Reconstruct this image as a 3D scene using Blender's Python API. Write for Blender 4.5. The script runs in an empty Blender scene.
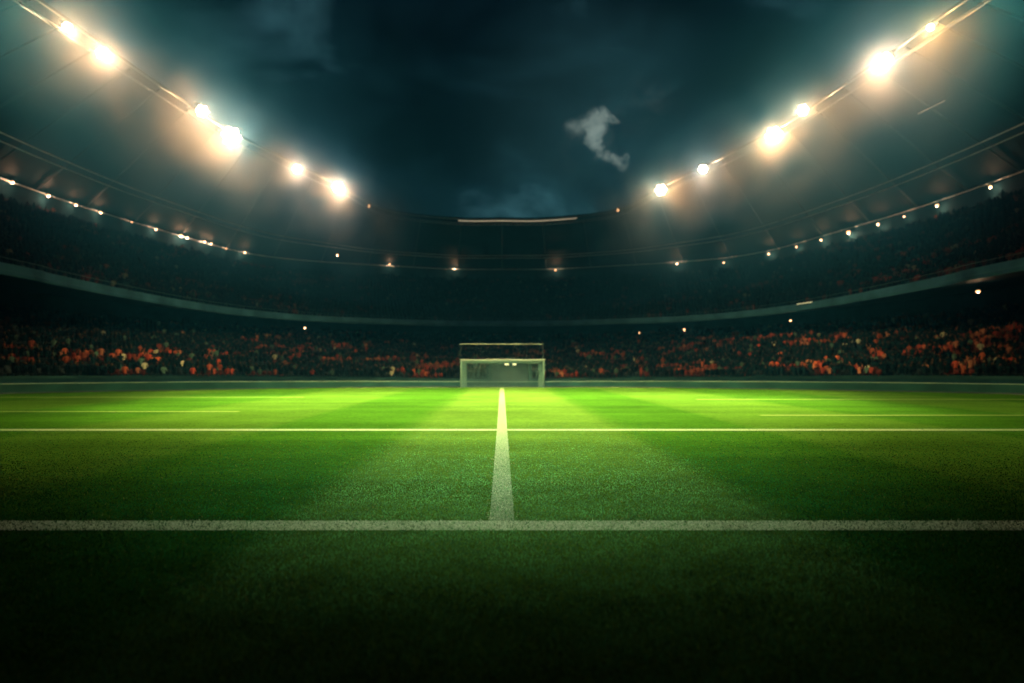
import bpy, math, random
import numpy as np

random.seed(7)
rng = np.random.default_rng(11)
scene = bpy.context.scene
COL = scene.collection

# ------------------------------------------------------------------ frame of reference
F, CX, HY, EYE = 640.0, 502.0, 365.0, 1.95      # focal length (px), vanishing point, eye height


def at_height(px, py, z):
    """ground-plan position of something at height z that is seen in the direction (px, py)"""
    d = F * (z - EYE) / (HY - py)
    return ((px - CX) * d / F, d, z)


# ------------------------------------------------------------------ helpers
def mesh_obj(name, verts, faces, mat, parent=None, smooth=False, cols=None):
    me = bpy.data.meshes.new(name)
    verts = np.asarray(verts, dtype=np.float32)
    if isinstance(faces, np.ndarray):
        n, k = faces.shape
        me.vertices.add(len(verts))
        me.vertices.foreach_set("co", verts.ravel())
        me.loops.add(n * k)
        me.loops.foreach_set("vertex_index", faces.astype(np.int32).ravel())
        me.polygons.add(n)
        me.polygons.foreach_set("loop_start", np.arange(0, n * k, k, dtype=np.int32))
        me.update(calc_edges=True)
    else:
        me.from_pydata([tuple(map(float, v)) for v in verts], [], faces)
        me.update()
    if cols is not None:
        a = me.color_attributes.new("Col", 'FLOAT_COLOR', 'POINT')
        a.data.foreach_set("color", np.asarray(cols, dtype=np.float32).ravel())
    if smooth:
        me.polygons.foreach_set("use_smooth", np.ones(len(me.polygons), dtype=bool))
    me.materials.append(mat)
    o = bpy.data.objects.new(name, me)
    COL.objects.link(o)
    if parent:
        o.parent = parent
    return o


class MB:
    """collects shapes for one mesh"""
    def __init__(s):
        s.v, s.f = [], []

    def add(s, v, f):
        n = len(s.v)
        s.v += [tuple(p) for p in v]
        s.f += [tuple(i + n for i in q) for q in f]

    def box(s, c, size, bev=0.0):
        x, y, z = (k / 2 for k in size)
        if bev <= 0:
            v = [(c[0] + a * x, c[1] + b * y, c[2] + e * z) for a in (-1, 1) for b in (-1, 1) for e in (-1, 1)]
            s.add(v, [(0, 1, 3, 2), (4, 6, 7, 5), (0, 4, 5, 1), (2, 3, 7, 6), (0, 2, 6, 4), (1, 5, 7, 3)])
        else:                                     # box with chamfered long edges
            prof = [(-x + bev, -z), (x - bev, -z), (x, -z + bev), (x, z - bev), (x - bev, z), (-x + bev, z), (-x, z - bev), (-x, -z + bev)]
            v = [(c[0] + p, c[1] - y, c[2] + q) for p, q in prof] + [(c[0] + p, c[1] + y, c[2] + q) for p, q in prof]
            f = [(i, (i + 1) % 8, 8 + (i + 1) % 8, 8 + i) for i in range(8)] + [tuple(range(7, -1, -1)), tuple(range(8, 16))]
            s.add(v, f)

    def tube(s, pts, r, n=8, closed_ends=True):
        pts = [np.array(p, float) for p in pts]
        rings = []
        for i, p in enumerate(pts):
            t = pts[min(i + 1, len(pts) - 1)] - pts[max(i - 1, 0)]
            t /= np.linalg.norm(t) + 1e-9
            up = np.array((0, 0, 1.0)) if abs(t[2]) < 0.95 else np.array((1.0, 0, 0))
            a = np.cross(t, up); a /= np.linalg.norm(a)
            b = np.cross(a, t)
            rr = r[i] if isinstance(r, (list, tuple)) else r
            rings.append([p + rr * (math.cos(2 * math.pi * k / n) * a + math.sin(2 * math.pi * k / n) * b) for k in range(n)])
        v = [q for ring in rings for q in ring]
        f = []
        for i in range(len(pts) - 1):
            for k in range(n):
                k2 = (k + 1) % n
                f.append((i * n + k, i * n + k2, (i + 1) * n + k2, (i + 1) * n + k))
        if closed_ends:
            f.append(tuple(range(n - 1, -1, -1)))
            f.append(tuple((len(pts) - 1) * n + k for k in range(n)))
        s.add(v, f)

    def lathe(s, c, prof, axis, n=16):
        """prof: list of (radius, distance along axis)"""
        ax = np.array(axis, float); ax /= np.linalg.norm(ax)
        up = np.array((0, 0, 1.0)) if abs(ax[2]) < 0.95 else np.array((1.0, 0, 0))
        a = np.cross(ax, up); a /= np.linalg.norm(a)
        b = np.cross(a, ax)
        c = np.array(c, float)
        v = []
        for r, h in prof:
            for k in range(n):
                w = 2 * math.pi * k / n
                v.append(c + ax * h + r * (math.cos(w) * a + math.sin(w) * b))
        f = []
        for i in range(len(prof) - 1):
            for k in range(n):
                k2 = (k + 1) % n
                f.append((i * n + k, i * n + k2, (i + 1) * n + k2, (i + 1) * n + k))
        f.append(tuple(range(n - 1, -1, -1)))
        f.append(tuple((len(prof) - 1) * n + k for k in range(n)))
        s.add(v, f)

    def build(s, name, mat, parent=None, smooth=False):
        return mesh_obj(name, s.v, s.f, mat, parent, smooth)


def empty(name, label, cat, loc=(0, 0, 0), group=None):
    o = bpy.data.objects.new(name, None)
    o.empty_display_size = 0.3
    COL.objects.link(o)
    o.location = loc
    o["label"], o["category"] = label, cat
    if group:
        o["group"] = group
    return o


def tag(o, label, cat=None, group=None, kind=None):
    if label: o["label"] = label
    if cat: o["category"] = cat
    if group: o["group"] = group
    if kind: o["kind"] = kind
    return o


# ------------------------------------------------------------------ materials
def new_mat(name):
    m = bpy.data.materials.new(name)
    m.use_nodes = True
    nt = m.node_tree
    nt.nodes.clear()
    out = nt.nodes.new("ShaderNodeOutputMaterial")
    return m, nt, out


def principled(name, col, rough=0.7, metal=0.0, noise=0.25, scale=1.5, spec=0.3, detail_scale=None):
    m, nt, out = new_mat(name)
    b = nt.nodes.new("ShaderNodeBsdfPrincipled")
    b.inputs["Roughness"].default_value = rough
    b.inputs["Metallic"].default_value = metal
    b.inputs["Specular IOR Level"].default_value = spec
    tc = nt.nodes.new("ShaderNodeTexCoord")
    n = nt.nodes.new("ShaderNodeTexNoise")
    n.inputs["Scale"].default_value = scale
    n.inputs["Detail"].default_value = 6
    nt.links.new(tc.outputs["Object"], n.inputs["Vector"])
    mr = nt.nodes.new("ShaderNodeMapRange")
    mr.inputs["From Min"].default_value, mr.inputs["From Max"].default_value = 0.3, 0.7
    mr.inputs["To Min"].default_value, mr.inputs["To Max"].default_value = 1 - noise, 1 + noise
    nt.links.new(n.outputs["Fac"], mr.inputs["Value"])
    mix = nt.nodes.new("ShaderNodeMix"); mix.data_type = 'RGBA'; mix.blend_type = 'MULTIPLY'
    mix.inputs["Factor"].default_value = 1.0
    mix.inputs["A"].default_value = (*col, 1)
    nt.links.new(mr.outputs["Result"], mix.inputs["B"])
    nt.links.new(mix.outputs["Result"], b.inputs["Base Color"])
    nt.links.new(b.outputs["BSDF"], out.inputs["Surface"])
    return m


def emitter(name, col, strength, base=(0.8, 0.8, 0.8)):
    m, nt, out = new_mat(name)
    b = nt.nodes.new("ShaderNodeBsdfPrincipled")
    b.inputs["Base Color"].default_value = (*base, 1)
    b.inputs["Roughness"].default_value = 0.3
    b.inputs["Emission Color"].default_value = (*col, 1)
    b.inputs["Emission Strength"].default_value = strength
    nt.links.new(b.outputs["BSDF"], out.inputs["Surface"])
    return m


def vcol_mat(name, rough=0.8, spec=0.2):
    m, nt, out = new_mat(name)
    b = nt.nodes.new("ShaderNodeBsdfPrincipled")
    b.inputs["Roughness"].default_value = rough
    b.inputs["Specular IOR Level"].default_value = spec
    a = nt.nodes.new("ShaderNodeAttribute"); a.attribute_name = "Col"
    nt.links.new(a.outputs["Color"], b.inputs["Base Color"])
    nt.links.new(b.outputs["BSDF"], out.inputs["Surface"])
    return m


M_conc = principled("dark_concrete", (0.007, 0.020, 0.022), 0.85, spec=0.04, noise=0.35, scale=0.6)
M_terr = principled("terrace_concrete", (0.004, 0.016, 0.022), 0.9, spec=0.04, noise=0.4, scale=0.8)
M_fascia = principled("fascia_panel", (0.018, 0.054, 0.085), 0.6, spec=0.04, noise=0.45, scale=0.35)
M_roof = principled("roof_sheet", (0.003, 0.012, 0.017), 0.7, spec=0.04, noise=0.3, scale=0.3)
M_pale = principled("pale_paint", (0.40, 0.42, 0.42), 0.6, noise=0.3, scale=0.5)
M_steel = principled("galvanised_steel", (0.28, 0.28, 0.27), 0.4, 0.75, noise=0.3, scale=1.0)
M_dark = principled("black_steel", (0.006, 0.016, 0.02), 0.6, 0.2)
M_white = principled("white_paint", (0.12, 0.135, 0.125), 0.4, noise=0.08, scale=3)
M_post = principled("aged_white_paint", (0.050, 0.085, 0.07), 0.5, noise=0.15, scale=3)
M_net = principled("net_cord", (0.042, 0.085, 0.075), 0.9, noise=0.1)
M_netd = principled("dark_net_cord", (0.02, 0.03, 0.03), 0.9, noise=0.1)
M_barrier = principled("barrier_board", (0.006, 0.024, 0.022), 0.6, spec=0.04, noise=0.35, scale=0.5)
M_cope = principled("barrier_coping", (0.07, 0.11, 0.09), 0.6, noise=0.3, scale=0.8)
M_flood = emitter("floodlight_lens", (1.0, 0.82, 0.58), 14)
M_bulb = emitter("warm_bulb", (1.0, 0.48, 0.20), 3.6)
M_tunnel = emitter("tunnel_lamp_lens", (1.0, 0.88, 0.55), 1.6)
M_strip = emitter("strip_lamp_lens", (1.0, 0.80, 0.50), 1.0)
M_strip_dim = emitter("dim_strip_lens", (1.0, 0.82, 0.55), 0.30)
M_crowd = vcol_mat("crowd_cloth", 0.9, 0.03)
M_seat = vcol_mat("seat_plastic", 0.6, 0.06)
M_blade = vcol_mat("grass_blade", 0.75, 0.04)

# mowing stripes: bands of lighter and darker grass along the pitch
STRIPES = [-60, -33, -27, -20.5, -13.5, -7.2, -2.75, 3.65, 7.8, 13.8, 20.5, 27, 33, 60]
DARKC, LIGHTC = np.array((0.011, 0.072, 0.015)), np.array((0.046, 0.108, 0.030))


def stripe_light(x):
    """1 in a light band, 0 in a dark one (soft edges)"""
    x = np.asarray(x, float)
    v = np.zeros_like(x)
    for i in range(len(STRIPES) - 1):
        a, b = STRIPES[i], STRIPES[i + 1]
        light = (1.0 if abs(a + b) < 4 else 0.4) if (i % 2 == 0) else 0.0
        w = 0.25
        v += light * (1 / (1 + np.exp(-(x - a) / w * 2)) - 1 / (1 + np.exp(-(x - b) / w * 2)))
    return v


def grass_mat():
    m, nt, out = new_mat("mown_grass")
    N, L = nt.nodes.new, nt.links.new
    b = N("ShaderNodeBsdfPrincipled")
    b.inputs["Roughness"].default_value = 0.75
    b.inputs["Specular IOR Level"].default_value = 0.0
    g = N("ShaderNodeNewGeometry")
    sx = N("ShaderNodeSeparateXYZ"); L(g.outputs["Position"], sx.inputs[0])
    # wobble so band edges are not ruled lines
    wn = N("ShaderNodeTexNoise"); wn.inputs["Scale"].default_value = 1.3; wn.inputs["Detail"].default_value = 4
    L(g.outputs["Position"], wn.inputs["Vector"])
    wm = N("ShaderNodeMath"); wm.operation = 'MULTIPLY_ADD'; wm.inputs[1].default_value = 0.5; wm.inputs[2].default_value = -0.25
    L(wn.outputs["Fac"], wm.inputs[0])
    xa = N("ShaderNodeMath"); xa.operation = 'ADD'
    L(sx.outputs["X"], xa.inputs[0]); L(wm.outputs[0], xa.inputs[1])
    mr = N("ShaderNodeMapRange"); mr.inputs["From Min"].default_value, mr.inputs["From Max"].default_value = -60, 60
    L(xa.outputs[0], mr.inputs["Value"])
    cr = N("ShaderNodeValToRGB"); cr.color_ramp.interpolation = 'LINEAR'
    el = cr.color_ramp.elements
    el[0].position = 0; el[0].color = (1, 1, 1, 1)
    el[1].position = 1; el[1].color = (1, 1, 1, 1)
    for i in range(1, len(STRIPES) - 1):
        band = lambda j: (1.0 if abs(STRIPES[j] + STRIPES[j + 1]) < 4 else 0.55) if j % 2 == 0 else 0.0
        for off, v in ((-0.22, band(i - 1)), (0.22, band(i))):
            e = el.new((STRIPES[i] + off + 60) / 120.0)
            e.color = (v, v, v, 1)
    L(mr.outputs["Result"], cr.inputs["Fac"])
    mix = N("ShaderNodeMix"); mix.data_type = 'RGBA'
    mix.inputs["A"].default_value = (0.028, 0.080, 0.007, 1); mix.inputs["B"].default_value = (0.056, 0.112, 0.016, 1)
    L(cr.outputs["Color"], mix.inputs["Factor"])
    # blade-scale, tuft-scale and patch-scale variation
    last = mix.outputs["Result"]
    for sc, lo, hi, det in ((26.0, 0.45, 1.55, 3), (5.0, 0.78, 1.22, 4), (0.22, 0.75, 1.25, 5)):
        n = N("ShaderNodeTexNoise"); n.inputs["Scale"].default_value = sc; n.inputs["Detail"].default_value = det
        n.inputs["Roughness"].default_value = 0.65
        L(g.outputs["Position"], n.inputs["Vector"])
        r = N("ShaderNodeMapRange")
        r.inputs["From Min"].default_value, r.inputs["From Max"].default_value = 0.28, 0.72
        r.inputs["To Min"].default_value, r.inputs["To Max"].default_value = lo, hi
        L(n.outputs["Fac"], r.inputs["Value"])
        mm = N("ShaderNodeMix"); mm.data_type = 'RGBA'; mm.blend_type = 'MULTIPLY'; mm.inputs["Factor"].default_value = 1
        L(last, mm.inputs["A"]); L(r.outputs["Result"], mm.inputs["B"])
        last = mm.outputs["Result"]
    # cross bands left by the roller, faint
    wv = N("ShaderNodeTexNoise"); wv.inputs["Scale"].default_value = 1.0; wv.inputs["Detail"].default_value = 3
    mp = N("ShaderNodeMapping"); mp.inputs["Scale"].default_value = (0.02, 0.55, 1)
    L(g.outputs["Position"], mp.inputs["Vector"]); L(mp.outputs[0], wv.inputs["Vector"])
    r = N("ShaderNodeMapRange")
    r.inputs["From Min"].default_value, r.inputs["From Max"].default_value = 0.3, 0.7
    r.inputs["To Min"].default_value, r.inputs["To Max"].default_value = 0.84, 1.16
    L(wv.outputs["Fac"], r.inputs["Value"])
    mm = N("ShaderNodeMix"); mm.data_type = 'RGBA'; mm.blend_type = 'MULTIPLY'; mm.inputs["Factor"].default_value = 1
    L(last, mm.inputs["A"]); L(r.outputs["Result"], mm.inputs["B"])
    L(mm.outputs["Result"], b.inputs["Base Color"])
    bn = N("ShaderNodeTexNoise"); bn.inputs["Scale"].default_value = 30; bn.inputs["Detail"].default_value = 3
    L(g.outputs["Position"], bn.inputs["Vector"])
    bp = N("ShaderNodeBump"); bp.inputs["Strength"].default_value = 0.7; bp.inputs["Distance"].default_value = 0.03
    L(bn.outputs["Fac"], bp.inputs["Height"]); L(bp.outputs[0], b.inputs["Normal"])
    L(b.outputs[0], out.inputs["Surface"])
    return m


def line_mat(name="line_paint", paint=(0.21, 0.28, 0.19)):
    """chalk on grass: worn paint with green showing through"""
    m, nt, out = new_mat(name)
    N, L = nt.nodes.new, nt.links.new
    b = N("ShaderNodeBsdfPrincipled"); b.inputs["Roughness"].default_value = 0.85
    b.inputs["Specular IOR Level"].default_value = 0.1
    g = N("ShaderNodeNewGeometry")
    n = N("ShaderNodeTexNoise"); n.inputs["Scale"].default_value = 40; n.inputs["Detail"].default_value = 4
    L(g.outputs["Position"], n.inputs["Vector"])
    r = N("ShaderNodeMapRange")
    r.inputs["From Min"].default_value, r.inputs["From Max"].default_value = 0.34, 0.56
    L(n.outputs["Fac"], r.inputs["Value"])
    mix = N("ShaderNodeMix"); mix.data_type = 'RGBA'
    mix.inputs["A"].default_value = (0.10, 0.15, 0.05, 1); mix.inputs["B"].default_value = (*paint, 1)
    L(r.outputs["Result"], mix.inputs["Factor"]); L(mix.outputs["Result"], b.inputs["Base Color"])
    bp = N("ShaderNodeBump"); bp.inputs["Strength"].default_value = 0.6; bp.inputs["Distance"].default_value = 0.02
    L(n.outputs["Fac"], bp.inputs["Height"]); L(bp.outputs[0], b.inputs["Normal"])
    L(b.outputs[0], out.inputs["Surface"])
    return m


M_grass = grass_mat()
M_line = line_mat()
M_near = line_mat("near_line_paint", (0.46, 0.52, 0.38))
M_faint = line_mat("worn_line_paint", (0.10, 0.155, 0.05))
M_ground = principled("dark_asphalt", (0.005, 0.012, 0.012), 0.9, spec=0.04, noise=0.3, scale=0.4)

# ------------------------------------------------------------------ ring plans (all symmetric about x = 0)
C0 = (0.0, 35.0)


def smooth_closed(tab, per=14):
    pts = [(x, d) for x, d in tab]
    full = [(-x, d) for x, d in reversed(pts) if x > 1e-6] + pts
    P = np.array(full, float)
    out = []
    for i in range(len(P) - 1):
        p0, p1, p2, p3 = P[max(i - 1, 0)], P[i], P[i + 1], P[min(i + 2, len(P) - 1)]
        for k in range(per):
            t = k / per
            out.append(0.5 * ((2 * p1) + (-p0 + p2) * t + (2 * p0 - 5 * p1 + 4 * p2 - p3) * t * t + (-p0 + 3 * p1 - 3 * p2 + p3) * t ** 3))
    out.append(P[-1])
    return np.array(out)


class Ring:
    def __init__(s, tab, scale=1.0, end=-55):
        tab = [(x * scale, d * scale) for x, d in tab]
        tab.append((tab[-1][0], end))
        pl = smooth_closed(tab)
        th = np.unwrap(np.arctan2(pl[:, 1] - C0[1], pl[:, 0] - C0[0]))
        if th.min() < -math.pi:
            th = th + 2 * math.pi
        r = np.hypot(pl[:, 0] - C0[0], pl[:, 1] - C0[1])
        o = np.argsort(th)
        s.th, s.r = th[o], r[o]

    def pt(s, a):
        r = np.interp(a, s.th, s.r)
        return C0[0] + r * math.cos(a), C0[1] + r * math.sin(a)


RIM = Ring([(0, 4.44), (.32, 4.43), (.75, 4.2), (.91, 3.66), (1.035, 3.27), (1.18, 2.78), (1.24, 2.35), (1.28, 1.9), (1.3, 1.5), (1.3, 0)], 26)
STRING = Ring([(0, 6.75), (.55, 6.72), (1.1, 6.52), (1.7, 6.28), (2.15, 5.98), (2.37, 5.6), (2.47, 5.2), (2.55, 4.8), (2.66, 4.2), (2.71, 3.6), (2.72, 3.0), (2.72, 0)], 22)
BALC = Ring([(0, 16.4), (1.3, 16.3), (2.5, 15.8), (4.0, 14.9), (4.75, 14.0), (5.33, 12.6), (5.58, 11), (5.62, 9.34), (5.58, 8.0), (5.5, 6.9), (5.5, 0)], 6.5)
LFRONT = Ring([(0, 73), (15, 71), (27, 62), (34.5, 50), (37.2, 40), (38, 30), (38, 0)])
LBACK = Ring([(0, 128), (20, 124), (38, 110), (50, 88), (53.5, 68), (54, 45), (54, 0)])
BARR = Ring([(0, 58), (9, 56.5), (17, 53.4), (26, 48.6), (33.5, 43), (36, 37), (36.3, 30), (36.3, 0)])
A0, A1 = math.radians(-58), math.radians(238)
ANG = np.linspace(A0, A1, 181)
RIM_Z, STR_Z, BAL_Z = 27.95, 23.95, 8.45


def loft(rows):
    """rows: list of functions angle -> (x, y, z); skin them"""
    v, f = [], []
    n = len(ANG)
    for fn in rows:
        v += [fn(a) for a in ANG]
    for i in range(len(rows) - 1):
        for k in range(n - 1):
            f.append((i * n + k, i * n + k + 1, (i + 1) * n + k + 1, (i + 1) * n + k))
    return v, f


def at(ring, z, off=0.0):
    def fn(a):
        x, y = ring.pt(a)
        zz = z(a) if callable(z) else z
        return (x + off * math.cos(a), y + off * math.sin(a), zz)
    return fn


def mixf(f0, f1, t, dz=0.0):
    def fn(a):
        p, q = f0(a), f1(a)
        return tuple(p[i] * (1 - t) + q[i] * t for i in range(2)) + (p[2] * (1 - t) + q[2] * t + dz,)
    return fn


def lz0(a):
    return 0.12 + 0.85 * abs(math.cos(a)) ** 1.5


# ------------------------------------------------------------------ ground, pitch and markings
def sheet(name, x0, x1, y0, y1, z, mat, kind="structure", label=None, nx=1, ny=1):
    xs, ys = np.linspace(x0, x1, nx + 1), np.linspace(y0, y1, ny + 1)
    v = [(x, y, z) for y in ys for x in xs]
    f = [(j * (nx + 1) + i, j * (nx + 1) + i + 1, (j + 1) * (nx + 1) + i + 1, (j + 1) * (nx + 1) + i) for j in range(ny) for i in range(nx)]
    o = mesh_obj(name, v, f, mat)
    o["kind"] = kind
    if label: o["label"] = label
    return o


sheet("ground", -420, 420, -420, 420, -0.012, M_ground, label="dark ground around and beneath the stadium")
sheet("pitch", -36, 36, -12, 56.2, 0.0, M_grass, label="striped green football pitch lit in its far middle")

NEAR0, NEAR1 = 7.54, 8.00
LINES = [  # name, x0, x1, y0, y1, label
    ("near_line", -30, 30, NEAR0, NEAR1, "broad white line painted across the near pitch"),
    ("centre_line", -0.155, 0.155, NEAR1 + 0.002, 54.6, "white line running from the near line to the goal"),
    ("cross_line", -31, 31, 18.95, 19.5, "thin white line across the middle of the pitch"),
    ("goal_line", -27, 27, 54.6, 55.1, "pale line along the far end of the pitch"),
]
for nm, x0, x1, y0, y1, lb in LINES:
    if nm == "goal_line":
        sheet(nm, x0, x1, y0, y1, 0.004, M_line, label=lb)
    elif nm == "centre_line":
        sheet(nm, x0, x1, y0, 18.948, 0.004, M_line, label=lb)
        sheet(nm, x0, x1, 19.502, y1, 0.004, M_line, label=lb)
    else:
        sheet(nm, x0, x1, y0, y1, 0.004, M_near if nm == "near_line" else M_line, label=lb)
# fainter lines to the sides, further up the pitch
for s, x0, x1, y0, y1, lb in (
        (1, 10.0, 33.0, 24.6, 25.0, "faint white line on the right, beyond the long cross line"),
        (-1, -33.0, -11.0, 26.6, 27.0, "faint white line on the left, beyond the long cross line"),
        (1, 11.0, 33.0, 36.0, 36.5, "faint far white line on the right of the pitch"),
        (-1, -33.0, -12.0, 38.5, 39.0, "faint far white line on the left of the pitch")):
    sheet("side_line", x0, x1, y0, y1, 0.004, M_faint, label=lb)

# grass blades near the camera
NB = 330000
u = rng.random(NB)
d = 3.2 * (22.0 / 3.2) ** (u ** 1.05)
d = d[(rng.random(NB) < np.clip((22.0 - d) / 13.0, 0, 1))]
NB = len(d)
x = (rng.random(NB) * 2 - 1) * (0.86 * d + 0.6)
lt = stripe_light(x + rng.normal(0, 0.12, NB))
tuft = 0.75 + 0.5 * (0.5 + 0.5 * np.sin(x * 3.1 + 1.7 * np.sin(d * 2.3)) * np.sin(d * 4.1 + 2.0 * np.sin(x * 1.9)))
col = DARKC[None] * (1 - lt[:, None]) + LIGHTC[None] * lt[:, None]
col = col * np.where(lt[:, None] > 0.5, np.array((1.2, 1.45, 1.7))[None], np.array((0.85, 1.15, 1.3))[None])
col = col * (tuft * rng.uniform(0.35, 1.9, NB))[:, None]
dry = rng.random(NB) < 0.02
col[dry] = np.array((0.20, 0.19, 0.06)) * rng.uniform(0.6, 1.2, dry.sum())[:, None]
jit = rng.normal(0, 0.032, NB)
painted = ((d + jit > NEAR0) & (d + jit < NEAR1)) | ((np.abs(x + jit) < 0.155) & (d > NEAR1)) | ((d + jit > 18.95) & (d + jit < 19.5))
painted &= rng.random(NB) < 0.56
pc = np.array((0.46, 0.52, 0.36))[None] * rng.uniform(0.5, 1.25, NB)[:, None]
col[painted] = pc[painted]
hgt = rng.uniform(0.014, 0.042, NB) * np.clip(1.25 - d / 20.0, 0.3, 1.0)
hgt[painted] *= 0.7
wid = 0.0032 * np.maximum(1, d / 4.5) * rng.uniform(0.7, 1.4, NB)
ang = rng.uniform(-0.9, 0.9, NB)
lean = rng.normal(0, 0.6, (NB, 2)) * hgt[:, None]
V = np.zeros((NB, 3, 3), np.float32)
V[:, 0, 0] = x - np.cos(ang) * wid; V[:, 0, 1] = d - np.sin(ang) * wid
V[:, 1, 0] = x + np.cos(ang) * wid; V[:, 1, 1] = d + np.sin(ang) * wid
V[:, 2, 0] = x + lean[:, 0]; V[:, 2, 1] = d + lean[:, 1]; V[:, 2, 2] = hgt
V[:, :2, 2] = 0.002
CC = np.ones((NB, 3, 4), np.float32)
CC[:, :, :3] = col[:, None, :]
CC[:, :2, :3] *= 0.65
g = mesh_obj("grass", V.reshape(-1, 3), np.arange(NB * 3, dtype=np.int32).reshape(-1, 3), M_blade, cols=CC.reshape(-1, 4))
tag(g, "short mown grass blades of the near pitch", kind="stuff")

# ------------------------------------------------------------------ perimeter wall
wall = empty("perimeter_wall", "low dark green wall curving round the far end of the pitch with pale top", "wall", (0, 58, 0))


def child_mesh(name, vf, mat, parent, smooth=False):
    v, f = vf
    l = parent.location
    return mesh_obj(name, [(p[0] - l[0], p[1] - l[1], p[2] - l[2]) for p in v], f, mat, parent, smooth)


def bh(a):
    return 0.40 + 0.25 * abs(math.cos(a)) ** 1.3


child_mesh("board", loft([at(BARR, -0.01), at(BARR, bh, 0.0), at(BARR, bh, 0.14), at(BARR, -0.01, 0.14)]), M_barrier, wall)
child_mesh("coping", loft([at(BARR, lambda a: bh(a) + .003, -0.04), at(BARR, lambda a: bh(a) + .06, -0.04), at(BARR, lambda a: bh(a) + .06, 0.18), at(BARR, lambda a: bh(a) + .003, 0.18), at(BARR, lambda a: bh(a) + .003, -0.04)]), M_cope, wall)
child_mesh("kick_strip", loft([at(BARR, 0.0, -0.03), at(BARR, 0.10, -0.03), at(BARR, 0.10, -0.003)]), M_dark, wall)

# ------------------------------------------------------------------ the stadium bowl
bowl = empty("stadium_bowl", "dark two tier stadium bowl with a curved open roof around the pitch", "stadium", (0, 130, 0))


def terrace(name, f0, f1, n, parent, curve=1.15):
    rows = [lambda a: f0(a)[:2] + (-0.01,)] if name == "lower_terrace" else []
    for i in range(n):
        t0, t1 = i / n, (i + 1) / n
        z_t = (i / n) ** curve

        def lo(a, t=t0, zt=z_t):
            p, q = f0(a), f1(a)
            return (p[0] * (1 - t) + q[0] * t, p[1] * (1 - t) + q[1] * t, p[2] * (1 - zt) + q[2] * zt)

        def hi(a, t=t1 - 0.001, zt=z_t):
            p, q = f0(a), f1(a)
            return (p[0] * (1 - t) + q[0] * t, p[1] * (1 - t) + q[1] * t, p[2] * (1 - zt) + q[2] * zt)
        rows += [lo, hi]
    child_mesh(name, loft(rows), M_terr, parent)


L0, L1 = at(LFRONT, lz0), at(LBACK, 7.6)
U0, U1 = at(BALC, BAL_Z + 0.55, 0.5), at(STRING, 21.6)
NL, NU = 22, 28
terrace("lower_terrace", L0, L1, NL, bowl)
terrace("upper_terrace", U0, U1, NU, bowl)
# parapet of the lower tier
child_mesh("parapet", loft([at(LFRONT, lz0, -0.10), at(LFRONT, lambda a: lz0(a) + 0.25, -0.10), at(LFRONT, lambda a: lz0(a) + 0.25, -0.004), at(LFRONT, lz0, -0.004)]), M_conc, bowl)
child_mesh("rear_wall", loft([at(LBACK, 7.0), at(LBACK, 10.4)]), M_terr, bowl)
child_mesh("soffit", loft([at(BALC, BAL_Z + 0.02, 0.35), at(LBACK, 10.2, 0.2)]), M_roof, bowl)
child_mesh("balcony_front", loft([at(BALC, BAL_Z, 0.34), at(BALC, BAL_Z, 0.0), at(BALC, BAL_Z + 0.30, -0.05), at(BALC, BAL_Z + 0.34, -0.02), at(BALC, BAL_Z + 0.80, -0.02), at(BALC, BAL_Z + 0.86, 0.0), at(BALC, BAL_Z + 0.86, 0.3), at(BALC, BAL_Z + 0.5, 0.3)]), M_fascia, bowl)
mb = MB(); mb.tube([at(BALC, BAL_Z + 1.25, 0.1)(a) for a in ANG], 0.03, 6)
child_mesh("handrail", (mb.v, mb.f), M_dark, bowl)
child_mesh("upper_rear_wall", loft([at(STRING, 21.0, 0.05), at(STRING, STR_Z + 0.7, 0.05)]), M_terr, bowl)
R0, R1 = at(RIM, RIM_Z + 0.35), at(STRING, STR_Z + 0.5, 0.4)
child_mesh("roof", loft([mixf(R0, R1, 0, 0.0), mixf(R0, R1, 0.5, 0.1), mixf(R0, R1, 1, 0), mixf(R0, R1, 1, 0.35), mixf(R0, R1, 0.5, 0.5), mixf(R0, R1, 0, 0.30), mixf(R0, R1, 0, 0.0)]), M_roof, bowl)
for off, dz, rad, nm in ((-0.15, 0.25, 0.06, "rim_rail"), (-0.25, -0.75, 0.055, "rim_rail"), (0.9, -0.2, 0.05, "rim_rail")):
    mb = MB(); mb.tube([at(RIM, RIM_Z + dz, off)(a) for a in ANG], rad, 6)
    child_mesh(nm, (mb.v, mb.f), M_steel, bowl)
for t in (0.645, 0.70):
    mb = MB(); mb.tube([mixf(R0, R1, t, -0.45)(a) for a in ANG], 0.075, 6)
    child_mesh("purlin", (mb.v, mb.f), M_pale, bowl)
mb = MB(); mb.tube([at(STRING, STR_Z + 0.12, -0.45)(a) for a in ANG], 0.07, 6)
child_mesh("lamp_conduit", (mb.v, mb.f), M_pale, bowl)
for a in np.linspace(A0 + 0.05, A1 - 0.05, 57):
    mb = MB()
    p, q = np.array(mixf(R0, R1, 0.0, -0.35)(a)), np.array(mixf(R0, R1, 1.0, -0.25)(a))
    mb.tube([p, q], 0.11, 6)
    child_mesh("rafter", (mb.v, mb.f), M_dark, bowl)

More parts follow.
